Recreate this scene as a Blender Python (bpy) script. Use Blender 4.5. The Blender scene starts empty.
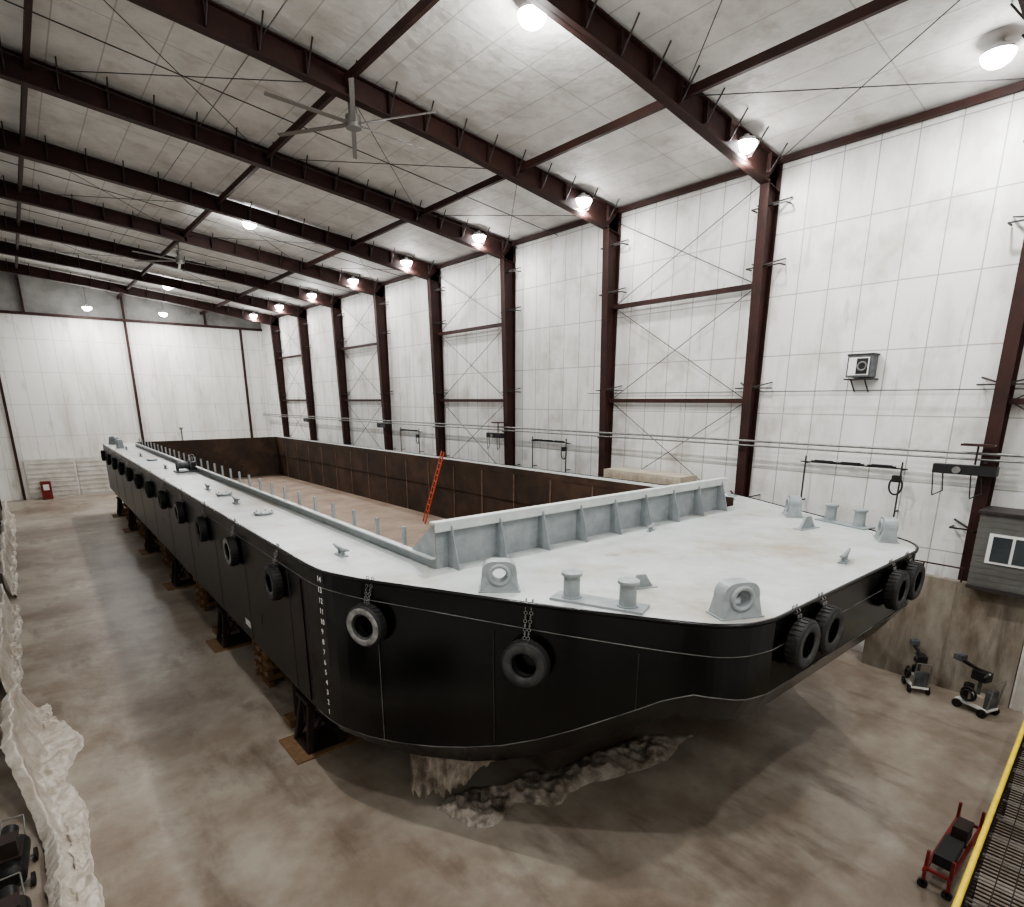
import bpy, bmesh, math, random
from mathutils import Vector, Matrix, noise
random.seed(4)
R = math.radians
def lin(c):
    return tuple((v/255/12.92 if v/255 <= .04045 else ((v/255+.055)/1.055)**2.4) for v in c)+(1,)

# ---------------------------------------------------------------- materials
def mat(name, c1, c2=None, scale=1.0, rough=.6, metal=0, bump=0, bscale=8, detail=6, lo=.35, hi=.65,
        stretch=(1,1,1), c3=None, scale3=.3, lo3=.5, hi3=.75, c4=None, scale4=.3, lo4=.5, hi4=.75, st4=(1,1,1),
        spec=.5, emit=None, estr=0, brick=None, bamt=.75):
    m = bpy.data.materials.new(name); m.use_nodes = True
    nt = m.node_tree; N = nt.nodes; L = nt.links
    b = N['Principled BSDF']
    b.inputs['Roughness'].default_value = rough
    b.inputs['Metallic'].default_value = metal
    b.inputs['Specular IOR Level'].default_value = spec
    b.inputs['Base Color'].default_value = lin(c1)
    if emit:
        b.inputs['Emission Color'].default_value = lin(emit)
        b.inputs['Emission Strength'].default_value = estr
    geo = N.new('ShaderNodeNewGeometry')
    def mapping(st):
        mp = N.new('ShaderNodeMapping'); mp.inputs['Scale'].default_value = st
        L.new(geo.outputs['Position'], mp.inputs['Vector']); return mp
    mp = mapping(stretch)
    def noise_mix(a, colb, sc, l, h, vec):
        n = N.new('ShaderNodeTexNoise'); n.inputs['Scale'].default_value = sc
        n.inputs['Detail'].default_value = detail; n.inputs['Roughness'].default_value = .62
        L.new(vec, n.inputs['Vector'])
        r = N.new('ShaderNodeMapRange'); r.inputs['From Min'].default_value = l; r.inputs['From Max'].default_value = h
        L.new(n.outputs['Fac'], r.inputs['Value'])
        x = N.new('ShaderNodeMix'); x.data_type = 'RGBA'
        L.new(r.outputs['Result'], x.inputs['Factor'])
        if isinstance(a, tuple): x.inputs['A'].default_value = a
        else: L.new(a, x.inputs['A'])
        x.inputs['B'].default_value = colb
        return x.outputs['Result']
    cur = lin(c1)
    if c2: cur = noise_mix(cur, lin(c2), scale, lo, hi, mp.outputs['Vector'])
    if c3: cur = noise_mix(cur, lin(c3), scale3, lo3, hi3, geo.outputs['Position'])
    if c4: cur = noise_mix(cur, lin(c4), scale4, lo4, hi4, mapping(st4).outputs['Vector'])
    if brick:
        axes, w, h, mc, ms = brick
        sp = N.new('ShaderNodeSeparateXYZ'); L.new(geo.outputs['Position'], sp.inputs[0])
        cb = N.new('ShaderNodeCombineXYZ')
        L.new(sp.outputs[axes[0]], cb.inputs[0]); L.new(sp.outputs[axes[1]], cb.inputs[1])
        bt = N.new('ShaderNodeTexBrick'); bt.offset = 0
        bt.inputs['Scale'].default_value = 1; bt.inputs['Brick Width'].default_value = w
        bt.inputs['Row Height'].default_value = h; bt.inputs['Mortar Size'].default_value = ms
        bt.inputs['Mortar Smooth'].default_value = .3
        L.new(cb.outputs[0], bt.inputs['Vector'])
        x = N.new('ShaderNodeMix'); x.data_type = 'RGBA'
        if isinstance(cur, tuple): x.inputs['A'].default_value = cur
        else: L.new(cur, x.inputs['A'])
        x.inputs['B'].default_value = lin(mc)
        mm = N.new('ShaderNodeMath'); mm.operation = 'MULTIPLY'; mm.inputs[1].default_value = bamt
        L.new(bt.outputs['Fac'], mm.inputs[0]); L.new(mm.outputs[0], x.inputs['Factor'])
        cur = x.outputs['Result']
    if not isinstance(cur, tuple): L.new(cur, b.inputs['Base Color'])
    if bump:
        n = N.new('ShaderNodeTexNoise'); n.inputs['Scale'].default_value = bscale; n.inputs['Detail'].default_value = 5
        L.new(mp.outputs['Vector'], n.inputs['Vector'])
        bp = N.new('ShaderNodeBump'); bp.inputs['Strength'].default_value = bump; bp.inputs['Distance'].default_value = .08
        L.new(n.outputs['Fac'], bp.inputs['Height']); L.new(bp.outputs[0], b.inputs['Normal'])
    return m

M = {}
M['floor'] = mat('concrete_floor', (168,160,148), (138,126,113), .3, .38, c3=(102,85,72), scale3=.13, lo3=.46, hi3=.66, bump=.15, bscale=3, lo=.4, hi=.6,
                 c4=(98,83,71), scale4=.8, lo4=.53, hi4=.76, detail=10, st4=(1,.35,1))
M['wall'] = mat('wall_liner', (231,231,229), (201,198,192), .9, .5, stretch=(1,1,.3), lo=.48, hi=.76, bump=.45, bscale=1.2,
                c3=(182,176,166), scale3=.35, lo3=.53, hi3=.76, c4=(134,118,98), scale4=1.5, lo4=.61, hi4=.84, st4=(1,1,.14),
                brick=((1,2),1.25,2.45,(136,133,126),.024))
M['wallb'] = mat('back_wall_liner', (230,229,225), (198,194,186), .5, .5, stretch=(1,1,.25), lo=.48, hi=.76, bump=.2, bscale=1.2,
                c4=(160,150,136), scale4=.8, lo4=.58, hi4=.84, st4=(1,1,.3), brick=((0,2),1.5,3.3,(170,166,158),.025))
M['gable'] = mat('gable_liner', (150,149,146), (122,121,118), .6, .7)
M['ceil'] = mat('ceiling_insulation', (220,219,216), (192,190,186), .6, .65, lo=.4, hi=.7, bump=1.0, bscale=1.6,
                c3=(176,169,160), scale3=.9, lo3=.55, hi3=.8, brick=((0,1),1.52,8.65,(150,147,142),.025), bamt=.65)
M['steel'] = mat('red_oxide_steel', (64,40,36), (49,33,30), 1.2, .6, spec=.3)
M['rod'] = mat('dark_rod', (52,48,47), rough=.5)
M['galv'] = mat('galvanised_pipe', (150,150,148), (120,118,114), 3, .45, .6)
M['hull'] = mat('black_hull_paint', (3,3,4), (7,7,7), .5, .2, bump=.05, bscale=.6, c3=(14,13,12), scale3=.35, lo3=.6, hi3=.85, spec=.4)
M['hullside'] = mat('dusty_black_hull_paint', (12,11,11), (24,22,20), .6, .32, bump=.1, bscale=.8, c3=(42,36,32), scale3=.4, lo3=.48, hi3=.8, stretch=(1,1,.4), spec=.4)
M['seam'] = mat('hull_seam', (66,62,58), (20,19,18), 1.5, .5)
M['deck'] = mat('grey_deck_paint', (188,193,192), (172,176,175), 1.2, .38, c3=(154,143,126), scale3=.35, lo3=.5, hi3=.72, bump=.08, bscale=2,
                c4=(134,116,96), scale4=1.4, lo4=.62, hi4=.8)
M['grey'] = mat('grey_fitting_paint', (150,156,158), (130,137,139), 2.5, .42)
M['lgrey'] = mat('light_grey_paint', (196,200,199), (178,183,182), 2.5, .42)
M['rust'] = mat('rusty_hopper_plate', (68,50,38), (46,34,28), .6, .75, c3=(92,70,54), scale3=.5, lo3=.5, hi3=.8)
M['rustseam'] = mat('hopper_weld_seam', (128,108,92), (92,72,60), 2, .8)
M['hopfloor'] = mat('hopper_floor', (158,141,125), (130,111,96), .5, .8, lo=.35, hi=.7)
M['white'] = mat('white_paint_line', (225,225,220), rough=.6)
M['weld'] = mat('weld_line_grey', (112,112,108), (50,50,48), 1.3, .6)
M['tyre'] = mat('tyre_rubber', (20,20,21), (30,29,28), 4, .65)
M['tyreside'] = mat('dusty_tyre_sidewall', (66,66,65), (38,38,38), 5, .7)
M['tyrelight'] = mat('chalky_tyre_sidewall', (150,150,147), (96,96,94), 5, .75)
M['black'] = mat('black_plastic', (24,24,25), rough=.5)
M['lamp'] = mat('lamp_lens', (255,255,255), emit=(250,252,255), estr=55)
M['lampbody'] = mat('lamp_housing', (200,200,200), rough=.4)
M['fan'] = mat('fan_blade_aluminium', (120,118,114), rough=.4, metal=.3)
M['sheet'] = mat('plastic_sheeting', (206,200,190), (174,163,149), 2.0, .3, bump=.6, bscale=6)
M['greysheet'] = mat('dusty_plastic_sheeting', (168,160,149), (108,98,88), 2.4, .35, bump=.7, bscale=6, c3=(84,74,66), scale3=1.2, lo3=.55, hi3=.75)
M['stand'] = mat('stand_steel', (50,37,32), (34,28,26), 2, .7)
M['wood'] = mat('timber', (138,110,82), (108,84,62), 3, .8, stretch=(1,6,1))
M['orange'] = mat('orange_ladder', (170,66,38), rough=.5)
M['yellow'] = mat('yellow_paint', (232,204,60), (205,178,55), 3, .5)
M['red'] = mat('red_paint', (132,36,30), (90,28,26), 3, .5)
M['concrete'] = mat('stained_concrete', (158,152,140), (108,95,80), .8, .8, stretch=(1,1,.4), lo=.35, hi=.65, bump=.2,
                    c4=(84,70,58), scale4=1.5, lo4=.52, hi4=.76, st4=(1,1,.2))
M['cabin'] = mat('cabin_siding', (104,104,100), (88,87,84), 1.2, .6)
M['win'] = mat('window_frame_white', (225,225,222), rough=.5)
M['glass'] = mat('window_glass', (60,66,70), rough=.1)
M['corr'] = mat('white_corrugated_door', (210,208,202), (186,182,174), 1, .5)
M['beige'] = mat('container_beige', (190,180,162), (170,158,142), 1, .6)
M['blue'] = mat('grey_machine', (92,96,98), (60,62,64), 3, .5)

CX=14.3; ZD=6.4
def wx(x,y): return CX+(x-CX)*(1-.10*max(0,min(1,(y-13)/53)))
# ---------------------------------------------------------------- mesh builder
class MB:
    def __init__(s): s.v=[]; s.f=[]; s.mi=[]; s.sm=[]; s.mats=[]
    def m(s, k):
        mt = M[k]
        if mt not in s.mats: s.mats.append(mt)
        return s.mats.index(mt)
    def add(s, vs, fs, k, smooth=False):
        o=len(s.v); s.v += [tuple(v) for v in vs]; i=s.m(k)
        for f in fs:
            s.f.append([o+a for a in f]); s.mi.append(i); s.sm.append(smooth)
    def hexa(s, p, k):
        s.add(p, [(3,2,1,0),(4,5,6,7),(0,1,5,4),(1,2,6,5),(2,3,7,6),(3,0,4,7)], k)
    def box(s, a, b, k):
        x0,y0,z0=a; x1,y1,z1=b
        s.hexa([(x0,y0,z0),(x1,y0,z0),(x1,y1,z0),(x0,y1,z0),(x0,y0,z1),(x1,y0,z1),(x1,y1,z1),(x0,y1,z1)], k)
    def obox(s, c, size, k, rz=0, mtx=None):
        m = mtx if mtx else Matrix.Rotation(rz,3,'Z')
        c=Vector(c); h=[t/2 for t in size]; P=[]
        for z in (-1,1):
            for x,y in ((-1,-1),(1,-1),(1,1),(-1,1)):
                P.append(c + m @ Vector((x*h[0],y*h[1],z*h[2])))
        s.hexa(P,k)
    def cyl(s, a, b, r, k, n=10, r2=None, caps=True):
        a=Vector(a); b=Vector(b); d=(b-a)
        if d.length<1e-6: return
        d.normalize(); t=Vector((0,0,1)) if abs(d.z)<.9 else Vector((1,0,0))
        u=d.cross(t).normalized(); w=d.cross(u); r2=r if r2 is None else r2
        P=[]
        for q,rr in ((a,r),(b,r2)):
            for i in range(n):
                th=2*math.pi*i/n; P.append(q+u*math.cos(th)*rr+w*math.sin(th)*rr)
        s.add(P,[(i,i+n,(i+1)%n+n,(i+1)%n) for i in range(n)],k,True)
        if caps: s.add(P,[tuple(range(n)),tuple(range(2*n-1,n-1,-1))],k)
    def path(s, pts, r, k, n=6):
        for a,b in zip(pts,pts[1:]): s.cyl(a,b,r,k,n)
    def beam(s, a, b, w, h, k, up=(0,0,1)):
        a=Vector(a); b=Vector(b); d=(b-a).normalized(); up=Vector(up)
        if abs(d.dot(up))>.99: up=Vector((1,0,0))
        u=d.cross(up).normalized()*w/2; v=u.cross(d).normalized()*h/2
        s.hexa([a-u-v,a+u-v,b+u-v,b-u-v,a-u+v,a+u+v,b+u+v,b-u+v],k)
    def torus(s, c, axis, R0, r0, k, n=20, m=8, sx=1, up=None):
        c=Vector(c); ax=Vector(axis).normalized()
        t=Vector(up) if up else (Vector((0,0,1)) if abs(ax.z)<.9 else Vector((1,0,0)))
        u=ax.cross(t).normalized(); w=u.cross(ax).normalized(); P=[]
        for i in range(n):
            th=2*math.pi*i/n; e=u*math.cos(th)+w*math.sin(th)*sx; en=(u*math.cos(th)+w*math.sin(th)).normalized()
            for j in range(m):
                ph=2*math.pi*j/m; P.append(c+e*R0+en*r0*math.cos(ph)+ax*r0*math.sin(ph))
        s.add(P,[(i*m+j,((i+1)%n)*m+j,((i+1)%n)*m+(j+1)%m,i*m+(j+1)%m) for i in range(n) for j in range(m)],k,True)
    def revolve(s, c, axis, prof, k, n=32, kfun=None):
        c=Vector(c); ax=Vector(axis).normalized()
        t=Vector((0,0,1)) if abs(ax.z)<.9 else Vector((1,0,0))
        u=ax.cross(t).normalized(); w=u.cross(ax).normalized(); m=len(prof); P=[]
        for i in range(n):
            th=2*math.pi*i/n; e=u*math.cos(th)+w*math.sin(th)
            for (r,z) in prof: P.append(c+e*r+ax*z)
        o=len(s.v); s.v+=[tuple(p) for p in P]
        for i in range(n):
            for j in range(m):
                s.f.append([o+i*m+j,o+((i+1)%n)*m+j,o+((i+1)%n)*m+(j+1)%m,o+i*m+(j+1)%m])
                s.mi.append(s.m(kfun(j) if kfun else k)); s.sm.append(True)
    def make(s, name, parent=None, fix=True, warp=False):
        if warp or parent: s.v=[(wx(x,y),y,z) for x,y,z in s.v]
        me=bpy.data.meshes.new(name); me.from_pydata(s.v,[],s.f)
        for mt in s.mats: me.materials.append(mt)
        me.polygons.foreach_set('material_index',s.mi); me.polygons.foreach_set('use_smooth',s.sm)
        me.update()
        if fix:
            bm=bmesh.new(); bm.from_mesh(me); bmesh.ops.recalc_face_normals(bm,faces=bm.faces[:]); bm.to_mesh(me); bm.free()
        o=bpy.data.objects.new(name,me); bpy.context.scene.collection.objects.link(o)
        if parent: o.parent=parent
        return o
def empty(name):
    o=bpy.data.objects.new(name,None); bpy.context.scene.collection.objects.link(o); return o

# ---------------------------------------------------------------- constants
XR, XL, YB, YF = 26.0, -2.8, 81.0, -4.5
def roofz(x): return 20.05 + .114*(26.0-x)
FR=[-3.5,4.9,13.85,22.35,30.9,39.5,48.1,56.9,65.7,74.4]

# ---------------------------------------------------------------- room shell
b=MB(); b.box((XL-.3,YF-.3,-.3),(XR+.3,YB+.3,0),'floor'); b.make('floor')
b=MB(); zL,zR=roofz(XL-.3),roofz(XR+.3)
b.hexa([(XL-.3,YF-.3,zL),(XR+.3,YF-.3,zR),(XR+.3,YB+.3,zR),(XL-.3,YB+.3,zL),
        (XL-.3,YF-.3,zL+.2),(XR+.3,YF-.3,zR+.2),(XR+.3,YB+.3,zR+.2),(XL-.3,YB+.3,zL+.2)],'ceil'); b.make('ceiling')
b=MB(); b.box((XR,YF,0),(XR+.3,YB,roofz(XR)),'wall'); b.make('wall_right')
b=MB(); b.box((XL-.3,YF,0),(XL,YB,roofz(XL)),'wall'); b.make('wall_left')
def endwall(name, y, y2, k, split):
    b=MB()
    def q(z0,z1l,z1r,kk):
        b.hexa([(XL-.3,y,z0),(XR+.3,y,z0),(XR+.3,y2,z0),(XL-.3,y2,z0),(XL-.3,y,z1l),(XR+.3,y,z1r),(XR+.3,y2,z1r),(XL-.3,y2,z1l)],kk)
    q(0,split,split,k); q(split,roofz(XL-.3),roofz(XR+.3),'gable'); b.make(name)
endwall('wall_back',YB,YB+.3,'wallb',19.0)
endwall('wall_front',YF-.3,YF,'wallb',19.4)
b=MB()
b.box((XL,YB-.35,18.85),(XR,YB-.05,19.1),'steel')
for x in (-.5,11.2,23.4): b.box((x-.12,YB-.3,0),(x+.12,YB-.02,18.9),'steel')
for x in (2.5,11.2,19.5): b.box((x-.1,YB-.3,19.1),(x+.1,YB-.05,roofz(x)-.1),'steel')
b.make('back_wall_posts')
b=MB()
for x in (0,4.5):
    b.box((x,YB-.1,0),(x+4.3,YB-.02,4.2),'corr')
    for i in range(8): b.box((x,YB-.14,.2+i*.5),(x+4.3,YB-.1,.24+i*.5),'corr')
b.make('door_1')

# ---------------------------------------------------------------- frames
def plate_x(b, y, hw, p0, p1, q0, q1, k):
    P=[]
    for yy in (y-hw,y+hw):
        for p in (p0,p1,q1,q0): P.append((p[0],yy,p[1]))
    b.hexa(P,k)
for fi,y in enumerate(FR):
    b=MB(); t=.04; W=.2
    for side in (1,-1):
        xo = XR-.05 if side>0 else XL+.05
        z1 = roofz(xo)-.2
        d0,d1=.45,.95
        zt=z1
        plate_x(b,y,.02,(xo,0),(xo,zt),(xo-side*d0,0),(xo-side*d1,zt-.9),'steel')
        plate_x(b,y,W,(xo,0),(xo,zt),(xo-side*t,0),(xo-side*t,zt),'steel')
        plate_x(b,y,W,(xo-side*d0,0),(xo-side*d1,zt-.8),(xo-side*(d0-t),0),(xo-side*(d1-t),zt-.8),'steel')
        b.box((min(xo,xo-side*.6)-.05,y-.28,0),(max(xo,xo-side*.6)+.05,y+.28,.04),'steel')
    xs=[XR-.05,XR-1.0,16,8,XL+1,XL+.05]; ds=[1.2,1.1,.8,.8,1.0,1.05]
    for (xa,da),(xb,db) in zip(zip(xs,ds),zip(xs[1:],ds[1:])):
        za,zb=roofz(xa)-.12,roofz(xb)-.12
        plate_x(b,y,.02,(xa,za),(xb,zb),(xa,za-da),(xb,zb-db),'steel')
        plate_x(b,y,W,(xa,za),(xb,zb),(xa,za-t),(xb,zb-t),'steel')
        plate_x(b,y,W,(xa,za-da),(xb,zb-db),(xa,za-da+t),(xb,zb-db+t),'steel')
    x=XR-1.0
    while x>XL+1:
        zt=roofz(x)
        b.box((x-.02,y-W,zt-.85),(x+.02,y+W,zt-.15),'steel')
        for s in (-1,1): b.cyl((x,y+s*.18,zt-.85),(x,y+s*.8,zt-.02),.03,'rod',5)
        x-=1.55
    for z in (5.9,10.9,15.9,18.2):
        for s in (-1,1):
            b.beam((XR-.7,y,z),(XR-.05,y+s*.75,z+.25),.05,.05,'rod')
            b.beam((XR-.5,y,z),(XR-.5,y+s*.75,z),.05,.05,'rod')
            b.beam((XR-.05,y+s*.75,z),(XR-.5,y+s*.75,z),.05,.05,'rod')
    b.make('steel_portal_frame')
for x in (2.4,10.9,19.1):
    b=MB(); z=roofz(x)-.45
    b.beam((x,YF+.1,z),(x,YB-.1,z),.16,.28,'steel'); b.make('roof_strut')
b=MB(); z=roofz(XR-.3)-.2; b.beam((XR-.2,YF+.1,z),(XR-.2,YB-.1,z),.22,.22,'steel'); b.make('eave_strut')
b=MB()
for i,(ya,yb) in enumerate(zip(FR,FR[1:])):
    if i%2==1:
        for (xa,xb) in ((XR-.6,19.1),(19.1,10.9),(10.9,2.4)):
            for p,q in (((xa,ya),(xb,yb)),((xa,yb),(xb,ya))):
                b.cyl((p[0],p[1],roofz(p[0])-.5),(q[0],q[1],roofz(q[0])-.5),.017,'rod',5)
for yy in (26.6,30.2,43,52): b.cyl((XL+.3,yy,roofz(XL)-.5),(XR-.3,yy,roofz(XR)-.5),.022,'rod',5)
b.cyl((8.2,YF+.2,roofz(8.2)-.2),(8.2,YB-.2,roofz(8.2)-.2),.02,'galv',6)
b.make('roof_brace_rods')
for i,(ya,yb) in enumerate(zip(FR,FR[1:])):
    if i%2==0: 
        b=MB(); a,c=ya+.2,yb-.2; x=XR-.35
        lv=[0.1,5.2,10.35,15.2,19.3]
        for z in lv[1:4]: b.box((x-.1,a,z-.1),(x+.15,c,z+.1),'steel')
        for z0,z1 in zip(lv,lv[1:]):
            b.cyl((x,a,z0),(x,c,z1),.02,'rod',5); b.cyl((x,a,z1),(x,c,z0),.02,'rod',5)
        b.make('wall_brace_bay')
b=MB()
for z in (3.5,7,10.5,14,17.5): b.box((XL+.02,YF+.1,z-.08),(XL+.25,YB-.1,z+.08),'steel')
b.make('left_wall_girts')

# ---------------------------------------------------------------- lights
def highbay(x,y,z,power):
    b=MB(); r=.42
    b.cyl((0,0,.04),(0,0,.18),r+.01,'lampbody',20,.34); b.cyl((0,0,.18),(0,0,.34),.14,'lampbody',14,.1)
    P=[];n=20
    for j in range(5):
        a=math.pi/2*j/5
        for i in range(n): P.append((r*math.cos(a)*math.cos(2*math.pi*i/n),r*math.cos(a)*math.sin(2*math.pi*i/n),.04-.34*math.sin(a)))
    P.append((0,0,-.30))
    F=[(j*n+i,j*n+(i+1)%n,(j+1)*n+(i+1)%n,(j+1)*n+i) for j in range(4) for i in range(n)]+[(4*n+i,4*n+(i+1)%n,5*n) for i in range(n)]
    b.add(P,F,'lamp',True)
    h=roofz(x)-z-.05
    if h>.4: b.cyl((0,0,.34),(0,0,h),.02,'rod',6)
    o=b.make('high_bay_light'); o.location=(x,y,z)
    l=bpy.data.lights.new('lamp_glow','AREA'); l.shape='DISK'; l.size=.5; l.energy=power; l.color=(1,.99,.975); l.spread=math.pi
    lo=bpy.data.objects.new('lamp_glow',l); lo.location=(0,0,-.34); lo.parent=o; bpy.context.scene.collection.objects.link(lo)
    l=bpy.data.lights.new('lamp_spill','POINT'); l.shadow_soft_size=.25; l.energy=power*.42; l.color=(1,.99,.975)
    lo=bpy.data.objects.new('lamp_spill',l); lo.location=(0,0,-.7); lo.parent=o; bpy.context.scene.collection.objects.link(lo)
for y in FR:
    if y>6: highbay(23.15,y-.1,19.85,530)
highbay(23.3,6.15,19.95,500)
highbay(13.3,15.0,21.1,1450); highbay(13.3,41.6,21.1,1500); highbay(13.3,67.3,20.9,1500)
for y in (1.5,12.0): highbay(3.2,y,21.0,800)  # left-row lamps are added for general lighting, unseen outside the camera view
highbay(7.6,77.5,19.6,750); highbay(14.5,77.5,19.6,650)
highbay(13.3,-1.5,roofz(13.3)-.8,650)

# ---------------------------------------------------------------- fans
def fan(x,y,z,off=3.7):
    b=MB()
    b.cyl((0,0,.1),(0,0,roofz(x)-z-.3),.05,'fan',8); b.cyl((0,0,-.15),(0,0,.25),.28,'fan',16); b.cyl((0,0,.25),(0,0,.7),.16,'fan',12)
    for i in range(6):
        a=R(60*i+off); m=Matrix.Rotation(a,3,'Z')@Matrix.Rotation(R(14),3,'X')
        b.obox(m@Vector((1.75,0,0)),(3.0,.17,.03),'fan',mtx=m)
    o=b.make('ceiling_fan'); o.location=(x,y,z)
fan(11.35,22.7,20.25); fan(10.9,50.0,20.0,20)

# ---------------------------------------------------------------- BARGE
barge=empty('cargo_barge')
keyp=[(5,66.5),(5,62),(5,14.2),(5.08,13.2),(5.4,12.2),(5.68,11.6),(6.33,10.35),(7.49,8.08),(8.5,6.3),(9.05,5.45),(9.35,5.1),(9.8,4.82),(10.4,4.68)]
near=keyp[:3]
for i in range(2,len(keyp)-1):
    p0,p1,p2=keyp[max(2,i-1)],keyp[i],keyp[i+1]; p3=keyp[min(len(keyp)-1,i+2)]
    if i==2: p0=(5,15.2)
    for k in (1,2,3):
        t=k/3
        if k==3: near.append(p2); continue
        f=lambda a,b_,c,d: .5*((2*b_)+(-a+c)*t+(2*a-5*b_+4*c-d)*t*t+(-a+3*b_-3*c+d)*t**3)
        near.append((f(p0[0],p1[0],p2[0],p3[0]),f(p0[1],p1[1],p2[1],p3[1])))
mir=lambda p:(2*CX-p[0],)+tuple(p[1:])
def chz(Y):
    T=[(4.6,4.85),(4.82,4.88),(5.1,4.95),(5.45,4.98),(5.9,4.78),(6.3,4.5),(7.67,3.6),(8.08,3.38),(8.8,3.03),(9.6,2.75),(10.35,2.55),(11.1,2.42),(12,2.36),(13.2,2.35),(99,2.35)]
    for (a,za),(c,zc) in zip(T,T[1:]):
        if Y<=c: return za+(zc-za)*(Y-a)/(c-a)
def botp(p):
    X,Y=p; bow=max(0,min(1,(12.6-Y)/3.6)); bow=bow*bow*(3-2*bow)
    ins=.15+.4*bow
    return (X+ins*.9, Y+ins*bow*.9 - (.3 if Y>66 else 0), max(1.93,chz(Y)-.25-.6*bow))
ring=near+[mir(p) for p in reversed(near)]
top=[(x,y,ZD) for x,y in ring]; ch=[(x,y,chz(y)) for x,y in ring]
nb=[botp(p) for p in near]; bot=nb+[mir(p) for p in reversed(nb)]
b=MB(); n=len(ring)
side=[i for i in range(n) if min(ring[i][1],ring[(i+1)%n][1])>=14 or ring[i][1]>60]
rest=[i for i in range(n) if i not in side]
for ids,k in ((side,'hullside'),(rest,'hull')):
    b.add(top+ch,[(i,(i+1)%n,(i+1)%n+n,i+n) for i in ids],k)
    b.add(ch+bot,[(i,(i+1)%n,(i+1)%n+n,i+n) for i in ids],k)
m=len(nb)
b.add(bot,[(i,i+1,n-2-i,n-1-i) for i in range(m-1)],'hull')
b.make('hull',barge)
HX0,HX1,HY0,HY1=7.3,20.9,11.6,62.0
b=MB(); zt=ZD+.012
full=[p for p in near if p[1]<=11.6]
for p,q in zip(full,full[1:]):
    pm,qm=mir(p),mir(q)
    b.add([(p[0],p[1],zt),(q[0],q[1],zt),(qm[0],qm[1],zt),(pm[0],pm[1],zt)],[(0,1,2,3)],'deck')
sd=[p for p in near if 11.6<=p[1]<=62]
for p,q in zip(sd,sd[1:]):
    b.add([(p[0],p[1],zt),(q[0],q[1],zt),(HX0,q[1],zt),(HX0,p[1],zt)],[(0,1,2,3)],'deck')
    pm,qm=mir(p),mir(q)
    b.add([(pm[0],pm[1],zt),(qm[0],qm[1],zt),(HX1,qm[1],zt),(HX1,p[1],zt)],[(0,1,2,3)],'deck')
b.add([(5,62,zt),(5,66.5,zt),(2*CX-5,66.5,zt),(2*CX-5,62,zt)],[(0,1,2,3)],'deck')
b.make('deck_plating',barge)
b=MB(); zf=2.85; N_=40
for j in range(N_):
    ya=HY0+(HY1-HY0)*j/N_; yb=HY0+(HY1-HY0)*(j+1)/N_
    b.add([(HX0,ya,zf),(HX1,ya,zf),(HX1,yb,zf),(HX0,yb,zf)],[(0,1,2,3)],'hopfloor')
for a,c in (((HX0,HY0),(HX1,HY0)),((HX1,HY0),(HX1,HY1)),((HX1,HY1),(HX0,HY1)),((HX0,HY1),(HX0,HY0))):
    b.add([(a[0],a[1],zf),(c[0],c[1],zf),(c[0],c[1],ZD),(a[0],a[1],ZD)],[(0,1,2,3)],'rust')
y=13.0
while y<61.5:
    b.box((HX1-.05,y,zf),(HX1+.0,y+.07,ZD),'rustseam'); y+=2.9
b.box((HX1-.06,HY0,4.9),(HX1,HY1,4.93),'rust')
b.make('cargo_hopper',barge,fix=False)
b=MB(); H=1.15; y0=HY0; XE=20.0
b.box((HX0,y0-.02,ZD),(XE,y0+.02,ZD+H),'grey')
b.box((HX0-.1,y0-.16,ZD+H-.02),(XE+.05,y0+.1,ZD+H+.03),'lgrey')
b.box((HX0-.1,y0-.17,ZD+H-.2),(XE+.05,y0-.14,ZD+H+.03),'lgrey')
for i in range(9):
    x=HX0+.35+i*1.5
    b.hexa([(x-.02,y0-.42,ZD),(x+.02,y0-.42,ZD),(x+.02,y0,ZD),(x-.02,y0,ZD),(x-.02,y0-.13,ZD+H-.1),(x+.02,y0-.13,ZD+H-.1),(x+.02,y0,ZD+H-.1),(x-.02,y0,ZD+H-.1)],'grey')
    b.beam((x,y0-.43,ZD),(x,y0-.14,ZD+H-.1),.14,.03,'grey',up=(1,0,0))
b.add([(HX0-.03,y0,ZD),(HX0-.03,y0,ZD+H),(HX0-.03,y0+1.1,ZD+.3),(HX0-.03,y0+1.1,ZD)],[(0,1,2,3)],'grey')
b.add([(XE,y0,ZD),(XE,y0,ZD+H),(XE,y0+1.1,ZD+.3),(XE,y0+1.1,ZD)],[(0,1,2,3)],'grey')
b.box((HX0-.02,y0,ZD),(HX0+.02,HY1,ZD+.28),'grey'); b.box((HX0-.14,y0,ZD+.26),(HX0+.03,HY1,ZD+.3),'lgrey')
b.box((HX1-.02,y0,ZD),(HX1+.02,HY1,ZD+.33),'rust'); b.box((HX1-.03,y0,ZD+.33),(HX1+.1,HY1,ZD+.36),'lgrey')
b.box((HX0,HY1-.02,ZD),(HX1,HY1+.02,ZD+.33),'rust')
b.make('hopper_coaming',barge)
b=MB(); y=13.2
while y<61:
    b.box((HX0+.04,y,ZD-.35),(HX0+.12,y+.11,ZD+.78),'grey'); y+=1.55
b.make('coaming_stanchions',barge)
def offs(pts,o):
    out=[]
    for x,y in pts:
        s=-1 if x<CX else 1
        if y>13: out.append((x+s*o,y))
        elif y>5: out.append((x+s*o*.87,y-o*.5))
        else: out.append((x+s*o*.3,y-o*.95))
    return out
b=MB(); ro=offs(ring,.006)
b.path([(x,y,ZD-.42-.2*max(0,min(1,(13-y)/8))) for x,y in ro],.011,'weld',5)
b.path([(x,y,chz(y)) for x,y in offs(ring[2:-2],.006)],.011,'weld',5)
b.path([(x,y,ZD) for x,y in ring],.045,'hull',6)
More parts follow.
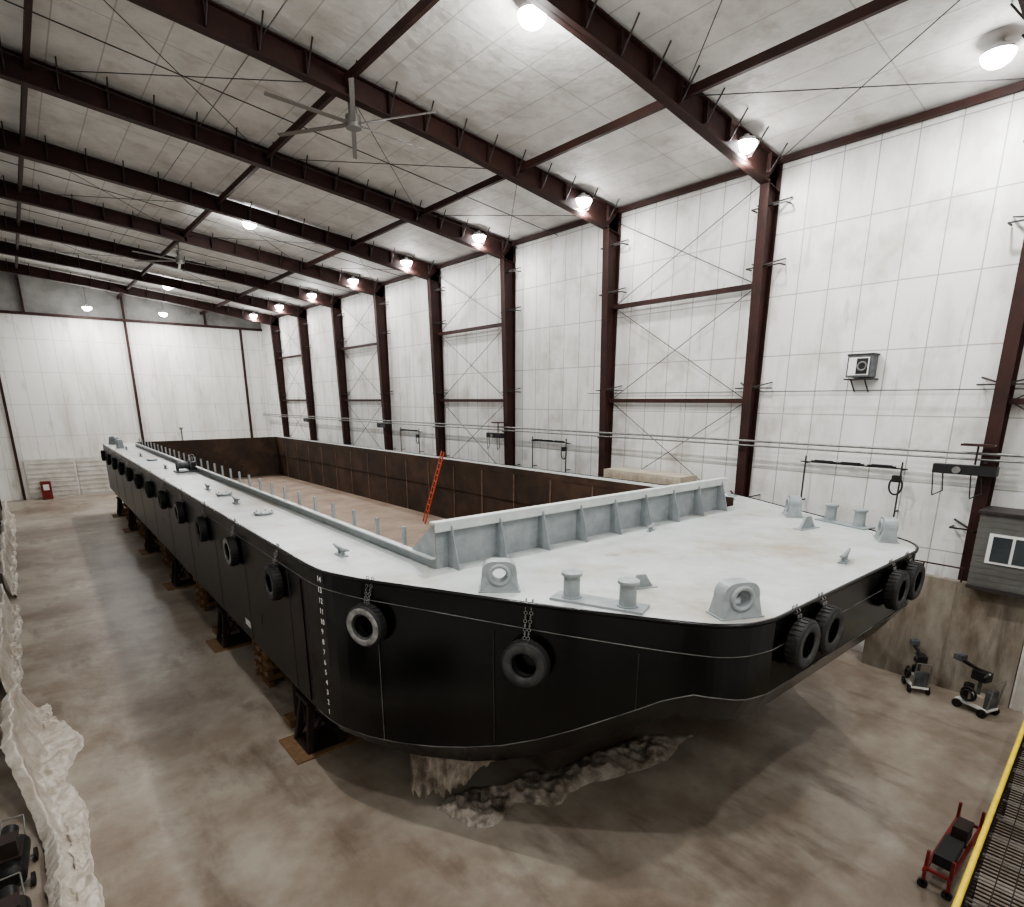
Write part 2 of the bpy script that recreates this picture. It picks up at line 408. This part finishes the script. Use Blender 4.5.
for y in (15.6,20.0,24.0,29,34,39,44,49,54,59): b.box((4.99,y,2.4),(5.0,y+.035,5.95),'seam')
b.box((4.97,14.55,2.45),(5.0,14.6,5.9),'hullside')
b.cyl((5.66,11.6,2.4),(5.66,11.6,5.7),.012,'weld',5)
b.cyl((8.45,6.32,4.5),(8.45,6.32,5.7),.01,'seam',5)
b.cyl((7.0,8.98,3.1),(7.0,8.98,5.7),.01,'seam',5)
b.make('weld_rails',barge)
def text(s,loc,size,par,name,mx):
    cu=bpy.data.curves.new(name,'FONT'); cu.body=s; cu.size=size; cu.extrude=.004; cu.materials.append(M['white'])
    o=bpy.data.objects.new(name,cu); bpy.context.scene.collection.objects.link(o)
    o.matrix_world=Matrix.Translation(loc)@mx.to_4x4(); o.parent=par
mx=Matrix.Rotation(R(5),3,'Z')@Matrix(((0,0,-1),(-1,0,0),(0,1,0)))
for i in range(14): text(str(14-i),(5.0,13.35,ZD-.25-.275*i),.2,barge,'draft_mark_%d'%(14-i),mx)
b=MB()
for i in range(4): b.box((4.975,20.2+.16*i,2.75),(4.99,20.26+.16*i,2.98),'white')
for (yy,zz) in ((18.6,3.4),(23.1,5.0),(27.4,4.2),(31.6,4.6),(36.2,3.8)): b.box((4.98,yy,zz),(4.99,yy+.03,zz+.35),'seam')
b.make('load_marks',barge)

# ---------------------------------------------------------------- tyres
def tyre(x,y,z,nx,ny,r=.5,light=False):
    nv=Vector((nx,ny,0)).normalized(); w=.15
    prof=[(r*.52,-w*.75),(r*.6,-w),(r*.9,-w),(r,-w*.7),(r,w*.7),(r*.9,w),(r*.62,w),(r*.52,w*.75),(r*.66,w*.5),(r*.86,w*.6),(r*.86,-w*.6),(r*.66,-w*.5)]
    b=MB(); c=Vector((x,y,z))+nv*(w+.03)
    b.revolve(c,nv,prof,'tyre',32,lambda j:('tyrelight' if light else 'tyreside') if j in(5,) else 'tyreside' if j==6 else 'tyre')
    t=Vector((-nv.y,nv.x,0))
    for i in range(28):
        th=2*math.pi*i/28; e=t*math.cos(th)+Vector((0,0,1))*math.sin(th); g=nv.cross(e)
        mt=Matrix((nv,g,e)).transposed(); b.obox(c+e*(r+.004),(w*1.3,.06,.02),'tyre',mtx=mt)
    for s in (-1,1):
        p0=c+Vector((0,0,r*.75))+t*.03*s; p1=Vector((x,y,ZD+.06))-nv*.05+t*.07*s
        nl=max(3,int((p1-p0).length/.085)); d=(p1-p0)
        for i in range(nl+1):
            q=p0+d*i/nl; b.torus(q,(t if i%2 else nv),.036,.010,'galv',8,4,up=tuple(d.normalized()))
    b.make('tire_fender',warp=True)
nd=(-.87,-.5)
tyre(5.60,11.78,5.4,-.91,-.42,.5,True)
Y=16.35;i=0
while Y<66: tyre(5,Y,5.4,-1,0,.5 if Y<30 else .47,i in(1,3)); Y+=4.5; i+=1
tyre(7.38,8.3,5.17,*nd)
for x in (11.2,12.35,16.4,17.6): tyre(x,4.66,5.75,0,-1)

# ---------------------------------------------------------------- deck fittings
def put(o,x,y,ang=0,s=1.0):
    o.location=(wx(x,y),y,ZD+.012); o.rotation_euler=(0,0,ang); o.scale=(s,)*3
def chock(x,y,ang,s=1.0):
    b=MB(); n=28; P=[]
    for yy in (-.2,.2):
        for i in range(n):
            th=2*math.pi*i/n; c_,s_=math.cos(th),math.sin(th)
            ox=.42*math.copysign(abs(c_)**.6,c_); oz=.38+.36*math.copysign(abs(s_)**.75,s_)
            if s_<-.2: oz=0.02; ox=.46*math.copysign(min(1,abs(c_)*1.3),c_)
            P.append((ox,yy*(1.25 if s_<0 else .9),oz))
        for i in range(n):
            th=2*math.pi*i/n; P.append((.2*math.cos(th),yy*.9,.4+.17*math.sin(th)))
    F=[]
    for i in range(n):
        j=(i+1)%n
        F+= [(i,j,n+j,n+i),(2*n+i,3*n+i,3*n+j,2*n+j),(i,2*n+i,2*n+j,j),(n+i,n+j,3*n+j,3*n+i)]
    b.add(P,F,'grey',False)
    for yy in (-.19,.19): b.torus((0,yy,.4),(0,1,0),.23,.055,'grey',24,8)
    b.box((-.5,-.28,0),(.5,.28,.03),'grey')
    put(b.make('mooring_chock'),x,y,ang,s)
chock(7.5,9.4,R(-38),.9); chock(10.0,5.3,R(-25),.93); chock(2*CX-7.9,9.2,R(35),.95); chock(19.1,5.7,R(28),.9)
chock(5.8,60,R(-90)); chock(5.9,65.2,R(-60))
def bitts(x0,y0,x1,y1):
    b=MB(); a=Vector((x0,y0,0)); c=Vector((x1,y1,0)); d=(c-a).normalized(); mid=(a+c)/2
    ang=math.atan2(d.y,d.x)
    b.obox((mid.x,mid.y,.025),((c-a).length+.75,.55,.05),'grey',ang)
    for p in (a,c):
        b.cyl(p+Vector((0,0,.04)),p+Vector((0,0,.52)),.17,'grey',24); b.cyl(p+Vector((0,0,.52)),p+Vector((0,0,.58)),.215,'grey',24)
        b.cyl(p+Vector((0,0,.58)),p+Vector((0,0,.6)),.215,'grey',24,.17); b.cyl(p+Vector((0,0,.04)),p+Vector((0,0,.08)),.21,'grey',24)
    o=b.make('mooring_bitts'); o.location.z=ZD+.012
bitts(8.25,7.95,8.7,6.85); bitts(20.65,7.9,20.35,6.9)
def cleat(x,y,ang,s=1):
    b=MB(); b.box((-.22,-.08,0),(.22,.08,.03),'grey')
    for q in (-.1,.1): b.cyl((q,0,.02),(q,0,.14),.045,'grey',10)
    b.cyl((-.16,0,.16),(.16,0,.16),.05,'grey',10)
    for q in (-1,1): b.cyl((q*.16,0,.16),(q*.42,0,.2),.05,'grey',10,.025)
    put(b.make('deck_cleat'),x,y,ang,s)
for Y in (14.3,24.5,29.3,40,50,58): cleat(6.05,Y,R(90),1.1)
cleat(15.6,5.5,R(10),1.2); cleat(14.8,10.9,R(20),.9); cleat(22.3,12.5,R(60))
def padeye(x,y,ang,s=1):
    b=MB(); P=[]
    pr=[(-.3,0),(.3,0),(.16,.2),(.1,.3),(-.1,.3),(-.16,.2)]
    for yy in (-.03,.03): P+=[(a,yy,z) for a,z in pr]
    b.add(P,[tuple(range(6)),tuple(range(11,5,-1))]+[(i,(i+1)%6,(i+1)%6+6,i+6) for i in range(6)],'grey')
    b.torus((0,0,.2),(0,1,0),.07,.03,'grey',16,6); b.box((-.36,-.12,0),(.36,.12,.02),'grey')
    put(b.make('deck_padeye'),x,y,ang,s)
padeye(9.95,7.5,R(-20)); padeye(18.9,7.9,R(-10),1.3)
def hatch(x,y):
    b=MB(); b.cyl((0,0,0),(0,0,.06),.3,'grey',20); b.cyl((0,0,.06),(0,0,.09),.34,'grey',20)
    for i in range(6): a=R(60*i); b.cyl((.3*math.cos(a),.3*math.sin(a),.09),(.3*math.cos(a),.3*math.sin(a),.12),.03,'galv',6)
    put(b.make('deck_manhole'),x,y)
for Y in (21.5,27,46): hatch(6.2,Y)
b=MB(); b.box((-.5,-.6,0),(.5,.6,.08),'blue')
b.cyl((-.35,0,.42),(.35,0,.42),.22,'blue',18)
for q in (-.35,.35): b.cyl((q-.03,0,.42),(q+.03,0,.42),.36,'blue',18); b.obox((q,0,.22),(.06,.5,.35),'blue')
b.box((.4,-.2,.1),(.7,.25,.6),'black'); b.cyl((.55,0,.6),(.55,0,.95),.03,'galv',6); b.torus((.55,0,.95),(0,1,0),.12,.02,'galv',14,5)
put(b.make('deck_winch'),6.6,37.5,0,.9)
b=MB(); b.cyl((0,0,0),(0,0,1.2),.07,'galv',8); b.cyl((0,0,1.2),(0,0,1.4),.16,'galv',12); b.box((-.25,-.25,0),(.25,.25,.03),'grey')
put(b.make('navigation_light_post'),12,64.5)
b=MB(); a0=Vector((18.9,31.3,2.86)); a1=Vector((20.35,31.1,7.25)); s_=Vector((.16,.38,0))
for s in (-1,1): b.beam(a0+s_*s,a1+s_*s,.07,.07,'orange')
for i in range(1,12):
    p=a0+(a1-a0)*i/12; b.cyl(p-s_,p+s_,.03,'orange',6)
b.make('extension_ladder')

# ---------------------------------------------------------------- support stands
def stand(x,y):
    b=MB(); h=2.07
    b.box((-1.0,-.8,0),(1.0,.8,.06),'wood')
    b.box((-.6,-.6,.06),(.6,.6,.12),'stand')
    for sx in (-1,1):
        for sy in (-1,1):
            b.beam((sx*.5,sy*.5,.12),(sx*.3,sy*.3,1.55),.17,.17,'stand',up=(0,1,0))
    for sy in (-1,1): b.beam((-.43,sy*.43,.3),(.3,sy*.3,1.4),.07,.07,'stand',up=(0,1,0)); b.beam((.43,sy*.43,.3),(-.3,sy*.3,1.4),.07,.07,'stand',up=(0,1,0))
    for sx in (-1,1): b.beam((sx*.43,-.43,.3),(sx*.3,.3,1.4),.07,.07,'stand',up=(1,0,0))
    b.box((-.45,-.45,1.55),(.45,.45,1.7),'stand'); b.cyl((0,0,1.7),(0,0,1.88),.14,'galv',12); b.box((-.35,-.35,1.88),(.35,.35,h),'wood')
    b.box((-.45,1.3,0),(.35,1.9,.25),'wood'); b.cyl((-.05,1.6,.25),(-.05,1.6,1.75),.13,'stand',12); b.box((-.3,1.35,1.75),(.3,1.85,1.85),'stand'); b.box((-.35,1.3,1.85),(.35,1.9,h),'wood')
    b.beam((0,.5,.3),(-.05,1.55,1.2),.07,.07,'stand',up=(1,0,0))
    o=b.make('hull_support_stand'); o.location=(wx(x,y),y,0)
for Y in (16.3,26.3,37,47,56,64): 
    for X in (5.7,14.3,22.85): stand(X,Y)
def crib(x,y):
    b=MB()
    for i in range(10):
        z=.205*i
        if i%2:
            for q in (-.45,.25): b.box((-.6,q,z),(.6,q+.2,z+.2),'wood')
        else:
            for q in (-.45,.25): b.box((q,-.6,z),(q+.2,.6,z+.2),'wood')
    o=b.make('timber_crib_stack'); o.location=(wx(x,y),y,0)
for Y in (21.5,31.8,42,52,60): 
    for X in (6.0,22.6): crib(X,Y)

# ---------------------------------------------------------------- plastic sheeting
def fold(s,y,seed):
    return noise.noise(Vector((y*1.5,s*.8,seed)))*.6+noise.noise(Vector((y*4.2,s*1.5,seed+4)))*.4+noise.noise(Vector((y*9,s*4,seed+8)))*.2
def drape(name,Y0,Y1,hfun,xtf,xbf,seed,nu,k='sheet',nv=34,spf=lambda y:.8):
    P=[]
    for i in range(nu+1):
        y=Y0+(Y1-Y0)*i/nu; h=hfun(y); xt=xtf(y); xb=xbf(y); sp=spf(y)*(.8+.7*noise.noise(Vector((y*.5,seed,1))))
        for q in range(nv+1):
            s=q/nv
            if s<.12: t=s/.12; x=xt-.25*(1-t); z=h-.25*(1-t)
            elif s<.6: t=(s-.12)/.48; x=xt+(xb-xt)*t**1.6; z=h*(1-t)
            else: t=(s-.6)/.4; x=xb+sp*t; z=0
            f=fold(s,y,seed); a=.3 if s<.6 else .12
            lift=.16*(1+1.6*fold(s*3,y,seed+3)) if s>.5 else 0
            lift*=min(1,(s-.5)*8) if s>.5 else 0
            if s>.97: lift=0
            P.append((x+a*f*min(1,.3+s*1.5),y+.15*noise.noise(Vector((y*2,s*5,seed+2))),max(.015,z+.015+lift+(.12*f*h if s<.5 else 0)*s)))
    F=[(i*(nv+1)+q,(i+1)*(nv+1)+q,(i+1)*(nv+1)+q+1,i*(nv+1)+q+1) for i in range(nu) for q in range(nv)]
    b=MB(); b.add(P,F,k,True); b.make(name,fix=False)
ss=lambda y,a,c:(lambda t:t*t*(3-2*t))(max(0,min(1,(y-a)/(c-a))))
drape('plastic_sheeting',8.5,24.3,lambda y:.4+1.4*ss(y,16.3,18.5)-.6*ss(y,22,24),lambda y:-.85-.55*ss(y,16,19),lambda y:-.65-.3*ss(y,16,19),1.3,420,nv=44,spf=lambda y:.5+.5*ss(y,16,18.5)-.6*ss(y,21,24))
drape('plastic_sheeting',25.5,38,lambda y:1.35+.3*math.sin(y),lambda y:-1.8,lambda y:-1.6,4.1,220,nv=24,spf=lambda y:.3)
drape('plastic_sheeting',40,70,lambda y:1.35+.3*math.sin(y),lambda y:-1.8,lambda y:-1.6,6.1,300,nv=20,spf=lambda y:.25)
rid=lambda v:1-2*abs(noise.noise(v))
def pile(name,pts,width,hgt,seed,nu=220,nv=60,k='greysheet'):
    P=[];n=len(pts)-1
    for i in range(nu+1):
        t=i/nu*n; j=min(int(t),n-1); f=t-j
        p=Vector(pts[j]).lerp(Vector(pts[j+1]),f); d=(Vector(pts[j+1])-Vector(pts[j])).normalized(); w=Vector((-d.y,d.x,0))
        tap=min(1,math.sin(math.pi*min(.98,max(.02,i/nu)))*2.5)
        ww=width*(.7+.6*noise.noise(Vector((i*.036,seed,0)))+.15*noise.noise(Vector((i*.15,seed,4))))*tap
        for q in range(nv+1):
            s=q/nv*2-1; c=p+w*s*ww
            e=(1-abs(s)**3)*tap
            r=.3+.5*noise.noise(Vector((c.x*.9,c.y*.9,seed)))+.35*rid(Vector((c.x*1.8,c.y*1.2,seed+5)))+.22*rid(Vector((c.x*4,c.y*3,seed+9)))
            P.append((c.x,c.y,.012+max(0,hgt*e*r)))
    F=[(i*(nv+1)+q,(i+1)*(nv+1)+q,(i+1)*(nv+1)+q+1,i*(nv+1)+q+1) for i in range(nu) for q in range(nv)]
    b=MB(); b.add(P,F,k,True); b.make(name,fix=False)
pile('plastic_sheeting',[(6.9,11.3,0),(7.8,10.6,0),(10.5,9.9,0),(15.0,9.0,0)],.85,.42,8.2)
# thin torn sheet hanging from the rake bottom edge, reaching the floor at its near end
edge=[botp(p) for p in near if 7.4<p[1]<11.6]
b=MB(); P=[]; nu,nv=240,30
for i in range(nu+1):
    t=i/nu*(len(edge)-1); j=min(int(t),len(edge)-2); f=t-j
    e=Vector(edge[j]).lerp(Vector(edge[j+1]),f)
    u=i/nu; L_=(e.z-.2)*(1 if u<.3 else max(.08,1-(u-.3)*2.6))*(.8+.3*noise.noise(Vector((u*11,2,2)))+.2*noise.noise(Vector((u*35,2,5))))
    for q in range(nv+1):
        s=q/nv; g=.16*rid(Vector((u*9+s*.5,s*.7,0)))+.09*rid(Vector((u*24,s*1.2,3)))+.03*noise.noise(Vector((u*80,s*6,6)))
        P.append((e.x+.28-.9*g*(.3+s)+.4*s*(.3+u),e.y+.3-.6*g*(.3+s)+.1*s,e.z+.03-L_*s))
b.add(P,[(i*(nv+1)+q,(i+1)*(nv+1)+q,(i+1)*(nv+1)+q+1,i*(nv+1)+q+1) for i in range(nu) for q in range(nv)],'greysheet',True)
b.make('hanging_tarp',fix=False)

# ---------------------------------------------------------------- left side clutter
def scaffold(x,y,h=2.0,L=2.2):
    b=MB()
    for yy in (0,L):
        for xx in (0,.7): b.cyl((xx,yy,0),(xx,yy,h),.03,'galv',8)
        for z in (.4,.9,1.4,h-.05): b.cyl((0,yy,z),(.7,yy,z),.022,'galv',6)
    b.cyl((0,0,.2),(0,L,h-.2),.018,'galv',6); b.cyl((.7,0,h-.2),(.7,L,.2),.018,'galv',6)
    for i in range(3): b.box((.06+i*.2,-.1,h*.6),(.24+i*.2,L+.1,h*.6+.04),'wood')
    o=b.make('scaffold_frame'); o.location=(x,y,0)
for y in (27,35,43,52,60): scaffold(-2.75,y,2.3)
def compressor(x,y,rz):
    b=MB(); b.cyl((-.6,0,.45),(.6,0,.45),.28,'black',18); b.cyl((-.68,0,.45),(-.6,0,.45),.18,'black',16,.28); b.cyl((.6,0,.45),(.68,0,.45),.28,'black',16,.18)
    b.box((-.4,-.22,.72),(.4,.22,.78),'stand'); b.box((-.35,-.18,.78),(.05,.18,1.15),'stand'); b.cyl((.1,0,.95),(.45,0,.95),.16,'black',14)
    for xx in (-.45,.45):
        for s in (-1,1): b.cyl((xx,s*.3,.15),(xx,s*.36,.15),.15,'tyre',14)
    b.cyl((-.45,-.32,.15),(-.45,.32,.15),.03,'galv',6); b.cyl((.45,-.32,.15),(.45,.32,.15),.03,'galv',6)
    for s in (-1,1): b.path([(.6,s*.2,.5),(.95,s*.2,.95)],.018,'galv',6)
    b.cyl((.95,-.2,.95),(.95,.2,.95),.018,'galv',6)
    o=b.make('air_compressor'); o.location=(x,y,0); o.rotation_euler=(0,0,rz)
compressor(-1.6,15.4,R(86)); compressor(-1.58,13.2,R(92))
def shelf(x,y):
    b=MB()
    for xx in (0,.6):
        for yy in (0,1.8): b.box((xx,yy,0),(xx+.05,yy+.05,1.7),'stand')
    for z in (.2,.75,1.3): b.box((0,0,z),(.65,1.85,z+.04),'stand')
    for z in (.24,.79,1.34):
        yy=.1
        while yy<1.6:
            w=random.uniform(.15,.35); h=random.uniform(.15,.4); b.box((.1,yy,z),(.5,yy+w,z+h),random.choice(['blue','blue','stand','red','black','black'])); yy+=w+.06
    o=b.make('storage_shelf'); o.location=(x,y,0)
shelf(-2.75,14.8); shelf(-1.95,10.2)
b=MB(); b.box((1.0,79.6,.1),(1.9,80.4,1.9),'red'); b.box((1.2,79.57,1.0),(1.7,79.6,1.6),'white')
for q in (1.1,1.8): b.box((q-.05,79.7,0),(q+.05,80.3,.1),'black')
b.make('fire_equipment_cabinet')

# ---------------------------------------------------------------- right wall services
b=MB()
for z,r in ((8.62,.05),(8.42,.04)): b.cyl((25.05,YF+.2,z),(25.05,YB-.4,z),r,'galv',8)
b.cyl((25.8,YF+.2,10.75),(25.8,24,10.75),.02,'rod',6)
for y in FR: b.box((24.97,y-.04,8.3),(25.5,y+.04,8.36),'rod')
b.make('wall_pipe_run')
def hoserack(y,L=4.0):
    b=MB(); x=25.6
    b.beam((x,y-L/2,7.85),(x,y+L/2,7.85),.04,.05,'rod')
    for s in (-1,1):
        b.beam((x,y+s*L*.45,5.9),(x,y+s*L*.45,8.1),.05,.05,'rod'); b.beam((x,y+s*L*.45,7.8),(XR,y+s*L*.45,7.8),.05,.05,'rod')
        b.beam((x,y+s*L*.45,6.2),(XR,y+s*L*.45,6.2),.05,.05,'rod')
    for q in (-.28,0,.26):
        b.box((x-.12,y+q*L-.35,7.84),(x+.02,y+q*L+.35,7.96),'black')
        b.cyl((x-.05,y+q*L-.5,7.9),(x-.05,y+q*L+.5,7.9),.035,'black',10)
    b.torus((x-.12,y-L*.43,7.2),(1,0,0),.22,.035,'black',18,6,1.5); b.box((x-.2,y-L*.43-.15,7.35),(x,y-L*.43+.15,7.6),'black')
    b.cyl((x,y+L*.45,5.0),(x,y+L*.45,6.0),.03,'white',6)
    b.make('wall_hose_rack')
hoserack(9.3,4.0); hoserack(27,3.4); hoserack(44.2,3.4)
def jbox(y,L=1.8):
    b=MB(); x=25.0
    b.box((x-.3,y-L/2,7.9),(x+.05,y+L/2,8.22),'black'); b.cyl((x-.35,y+.2,8.05),(x-.3,y+.2,8.05),.12,'galv',16)
    b.beam((x-.1,y-.25,8.25),(x-.1,y-.25,8.9),.05,.05,'steel'); b.box((x-.35,y-.7,8.88),(x+.1,y+.2,8.95),'steel')
    for q in (-.5,.6): b.path([(x-.2,y+q,7.9),(x-.25,y+q-.1,7.3),(x-.2,y+q+.2,7.1),(x-.15,y+q+.3,7.9)],.02,'black',5)
    b.make('electrical_busway_box')
jbox(5.4); jbox(31.5,1.6)
for y in (48.1,65.7): 
    b=MB(); b.box((24.8,y-.4,8.0),(25.2,y+.4,8.4),'blue'); b.box((24.78,y-.3,8.05),(24.8,y+.3,8.35),'black'); b.make('wall_control_box')
b=MB(); b.box((25.3,9.0,11.25),(25.95,9.85,12.05),'blue')
b.box((25.27,9.06,11.32),(25.31,9.79,11.98),'win'); b.box((25.26,9.1,11.36),(25.28,9.5,11.94),'black')
b.torus((25.26,9.3,11.65),(1,0,0),.15,.03,'galv',20,6)
b.box((25.4,8.9,11.15),(26,9.95,11.2),'rod')
for q in (9.2,9.7): b.beam((25.45,q,11.15),(25.98,q,10.7),.04,.04,'rod')
b.box((25.35,8.95,12.05),(25.95,9.9,12.12),'black')
b.make('wall_unit_heater')
b=MB(); b.box((24.95,2.9,0),(25.25,7.6,4.1),'concrete')
for y in (3.5,5.0,6.5): b.box((24.93,y,0),(24.95,y+.03,4.1),'concrete')
b.cyl((24.97,4.9,4.6),(24.97,7.5,4.6),.03,'steel',6)
for y in (4.9,6.1,7.5): b.cyl((24.97,y,4.1),(24.97,y,4.6),.03,'steel',6)
b.make('concrete_push_wall')
b=MB(); b.box((24.95,-1.5,0),(25.1,2.85,4.1),'corr')
y=-1.4
while y<2.8: b.box((24.91,y,.05),(24.95,y+.09,4.08),'corr'); y+=.22
b.make('door_2')
b=MB(); x0,y0c,z0=24.3,-.6,4.25
b.box((x0,y0c,z0),(25.55,4.6,6.75),'cabin')
z=z0+.05
while z<6.7: b.box((x0-.012,y0c,z),(x0,4.61,z+.17),'cabin'); z+=.2
b.box((x0-.12,y0c-.1,6.75),(25.57,4.66,6.83),'rod')
b.box((x0-.07,2.95,5.1),(x0-.01,4.25,6.1),'win'); 
for q in (3.05,3.63): b.box((x0-.09,q,5.18),(x0-.06,q+.5,6.02),'glass')
b.box((x0-.05,y0c-.02,z0-.12),(25.55,4.62,z0),'rod')
b.make('elevated_office_cabin')
for z in (0,3.4):
    b=MB(); b.box((24.1,16.2,z+.01),(25.5,21.0,z+3.38),'beige')
    y=16.4
    while y<20.8: b.box((24.05,y,z+.15),(24.1,y+.12,z+3.25),'beige'); y+=.3
    for y in (16.2,20.9): b.box((24.05,y-.02,z+.01),(24.17,y+.12,z+3.38),'beige')
    b.make('storage_container')
def cart(x,y,rz,s=1):
    b=MB()
    for sx in (-.35,.35):
        for sy in (-.28,.28): b.cyl((sx,sy-.04,.13),(sx,sy+.04,.13),.13,'tyre',14)
    b.box((-.45,-.26,.2),(.45,.26,.27),'win'); b.box((-.3,-.18,.27),(.15,.18,.55),'beige'); b.cyl((.28,0,.27),(.28,0,.75),.13,'black',14)
    b.box((-.42,-.2,.27),(-.3,.2,.8),'blue')
    for sy in (-.22,.22): b.path([(-.42,sy,.27),(-.5,sy,1.15)],.022,'galv',6)
    b.cyl((-.5,-.22,1.15),(-.5,.22,1.15),.022,'galv',6)
    b.cyl((0,0,.55),(0,0,1.2),.05,'blue',10); b.box((-.2,-.15,1.0),(.2,.15,1.28),'black'); b.beam((0,0,1.25),(.65,.1,1.45),.08,.08,'black'); b.box((.5,-.05,1.4),(.75,.2,1.58),'blue')
    b.beam((0,0,1.0),(-.35,.3,1.4),.05,.05,'galv'); b.torus((.1,.26,.55),(0,1,0),.2,.035,'black',18,6); b.torus((.12,.3,.5),(0,1,0),.16,.03,'black',18,6)
    o=b.make('paint_spray_cart'); o.location=(x,y,0); o.rotation_euler=(0,0,rz); o.scale=(s,)*3
cart(24.1,5.45,R(30),1.05); cart(23.85,3.6,R(70),1.15)

# ---------------------------------------------------------------- platform with yellow rail
b=MB(); X0,X1,Y0,Y1=-1.5,12.0,-1.15,0; zp=1.5
for x in (X0+.1,3,7.5,11.9):
    for y in (Y0,Y1): b.beam((x,y,0),(x,y,zp),.09,.09,'stand')
for y in (Y0,Y1): b.box((X0,y-.05,zp-.12),(X1,y+.05,zp),'stand')
x=X0
while x<X1: b.box((x,Y0,zp),(x+.02,Y1,zp+.03),'galv' if int(x*5)%4==0 else 'stand'); x+=.12
for y in (Y0,Y0+.27,Y0+.55,Y0+.82,Y1): b.box((X0,y,zp+.01),(X1,y+.02,zp+.035),'stand')
for y in (Y1,Y0):
    b.cyl((X0,y,zp+1.1),(X1,y,zp+1.1),.05,'yellow' if y==Y1 else 'stand',10)
    b.cyl((X0,y,zp+.6),(X1,y,zp+.6),.02,'stand',6)
    x=X0
    while x<X1: b.cyl((x,y,zp),(x,y,zp+1.1),.014 if int(x*3)%6 else .03,'stand',5); x+=.3
o=b.make('access_platform'); o.location=(10.3,1.25,0); o.rotation_euler=(0,0,.06)
b=MB()
for y in (1.85,2.3): b.beam((13.6,y,.5),(16.2,y,.5),.07,.1,'red')
for x in (13.7,14.4,15.1,16.1): b.beam((x,1.85,.5),(x,2.3,.5),.06,.06,'red')
for x in (13.7,16.1):
    for y in (1.85,2.3): b.beam((x,y,.1),(x,y,.95),.06,.06,'red'); b.cyl((x-.03,y,.1),(x+.03,y,.1),.1,'tyre',12)
b.box((13.9,1.9,.55),(14.8,2.25,.8),'black'); b.box((15.0,1.9,.55),(15.5,2.2,.95),'stand')
b.make('material_cart')

# ---------------------------------------------------------------- world + camera
w=bpy.data.worlds.new('World'); bpy.context.scene.world=w; w.use_nodes=True
w.node_tree.nodes['Background'].inputs[0].default_value=(.6,.62,.65,1); w.node_tree.nodes['Background'].inputs[1].default_value=.3
cam=bpy.data.cameras.new('Camera'); co=bpy.data.objects.new('Camera',cam); bpy.context.scene.collection.objects.link(co)
cam.sensor_width=36; cam.sensor_fit='HORIZONTAL'; cam.lens=581/1024*36; cam.shift_y=(550-453.5)/1024; cam.clip_end=300; cam.clip_start=.05
co.location=(0,0,10.4); co.rotation_euler=(R(90-14.5),0,R(-39.9))
bpy.context.scene.camera=co
try: bpy.context.scene.view_settings.look='AgX - Medium High Contrast'
except Exception as e: print(e)
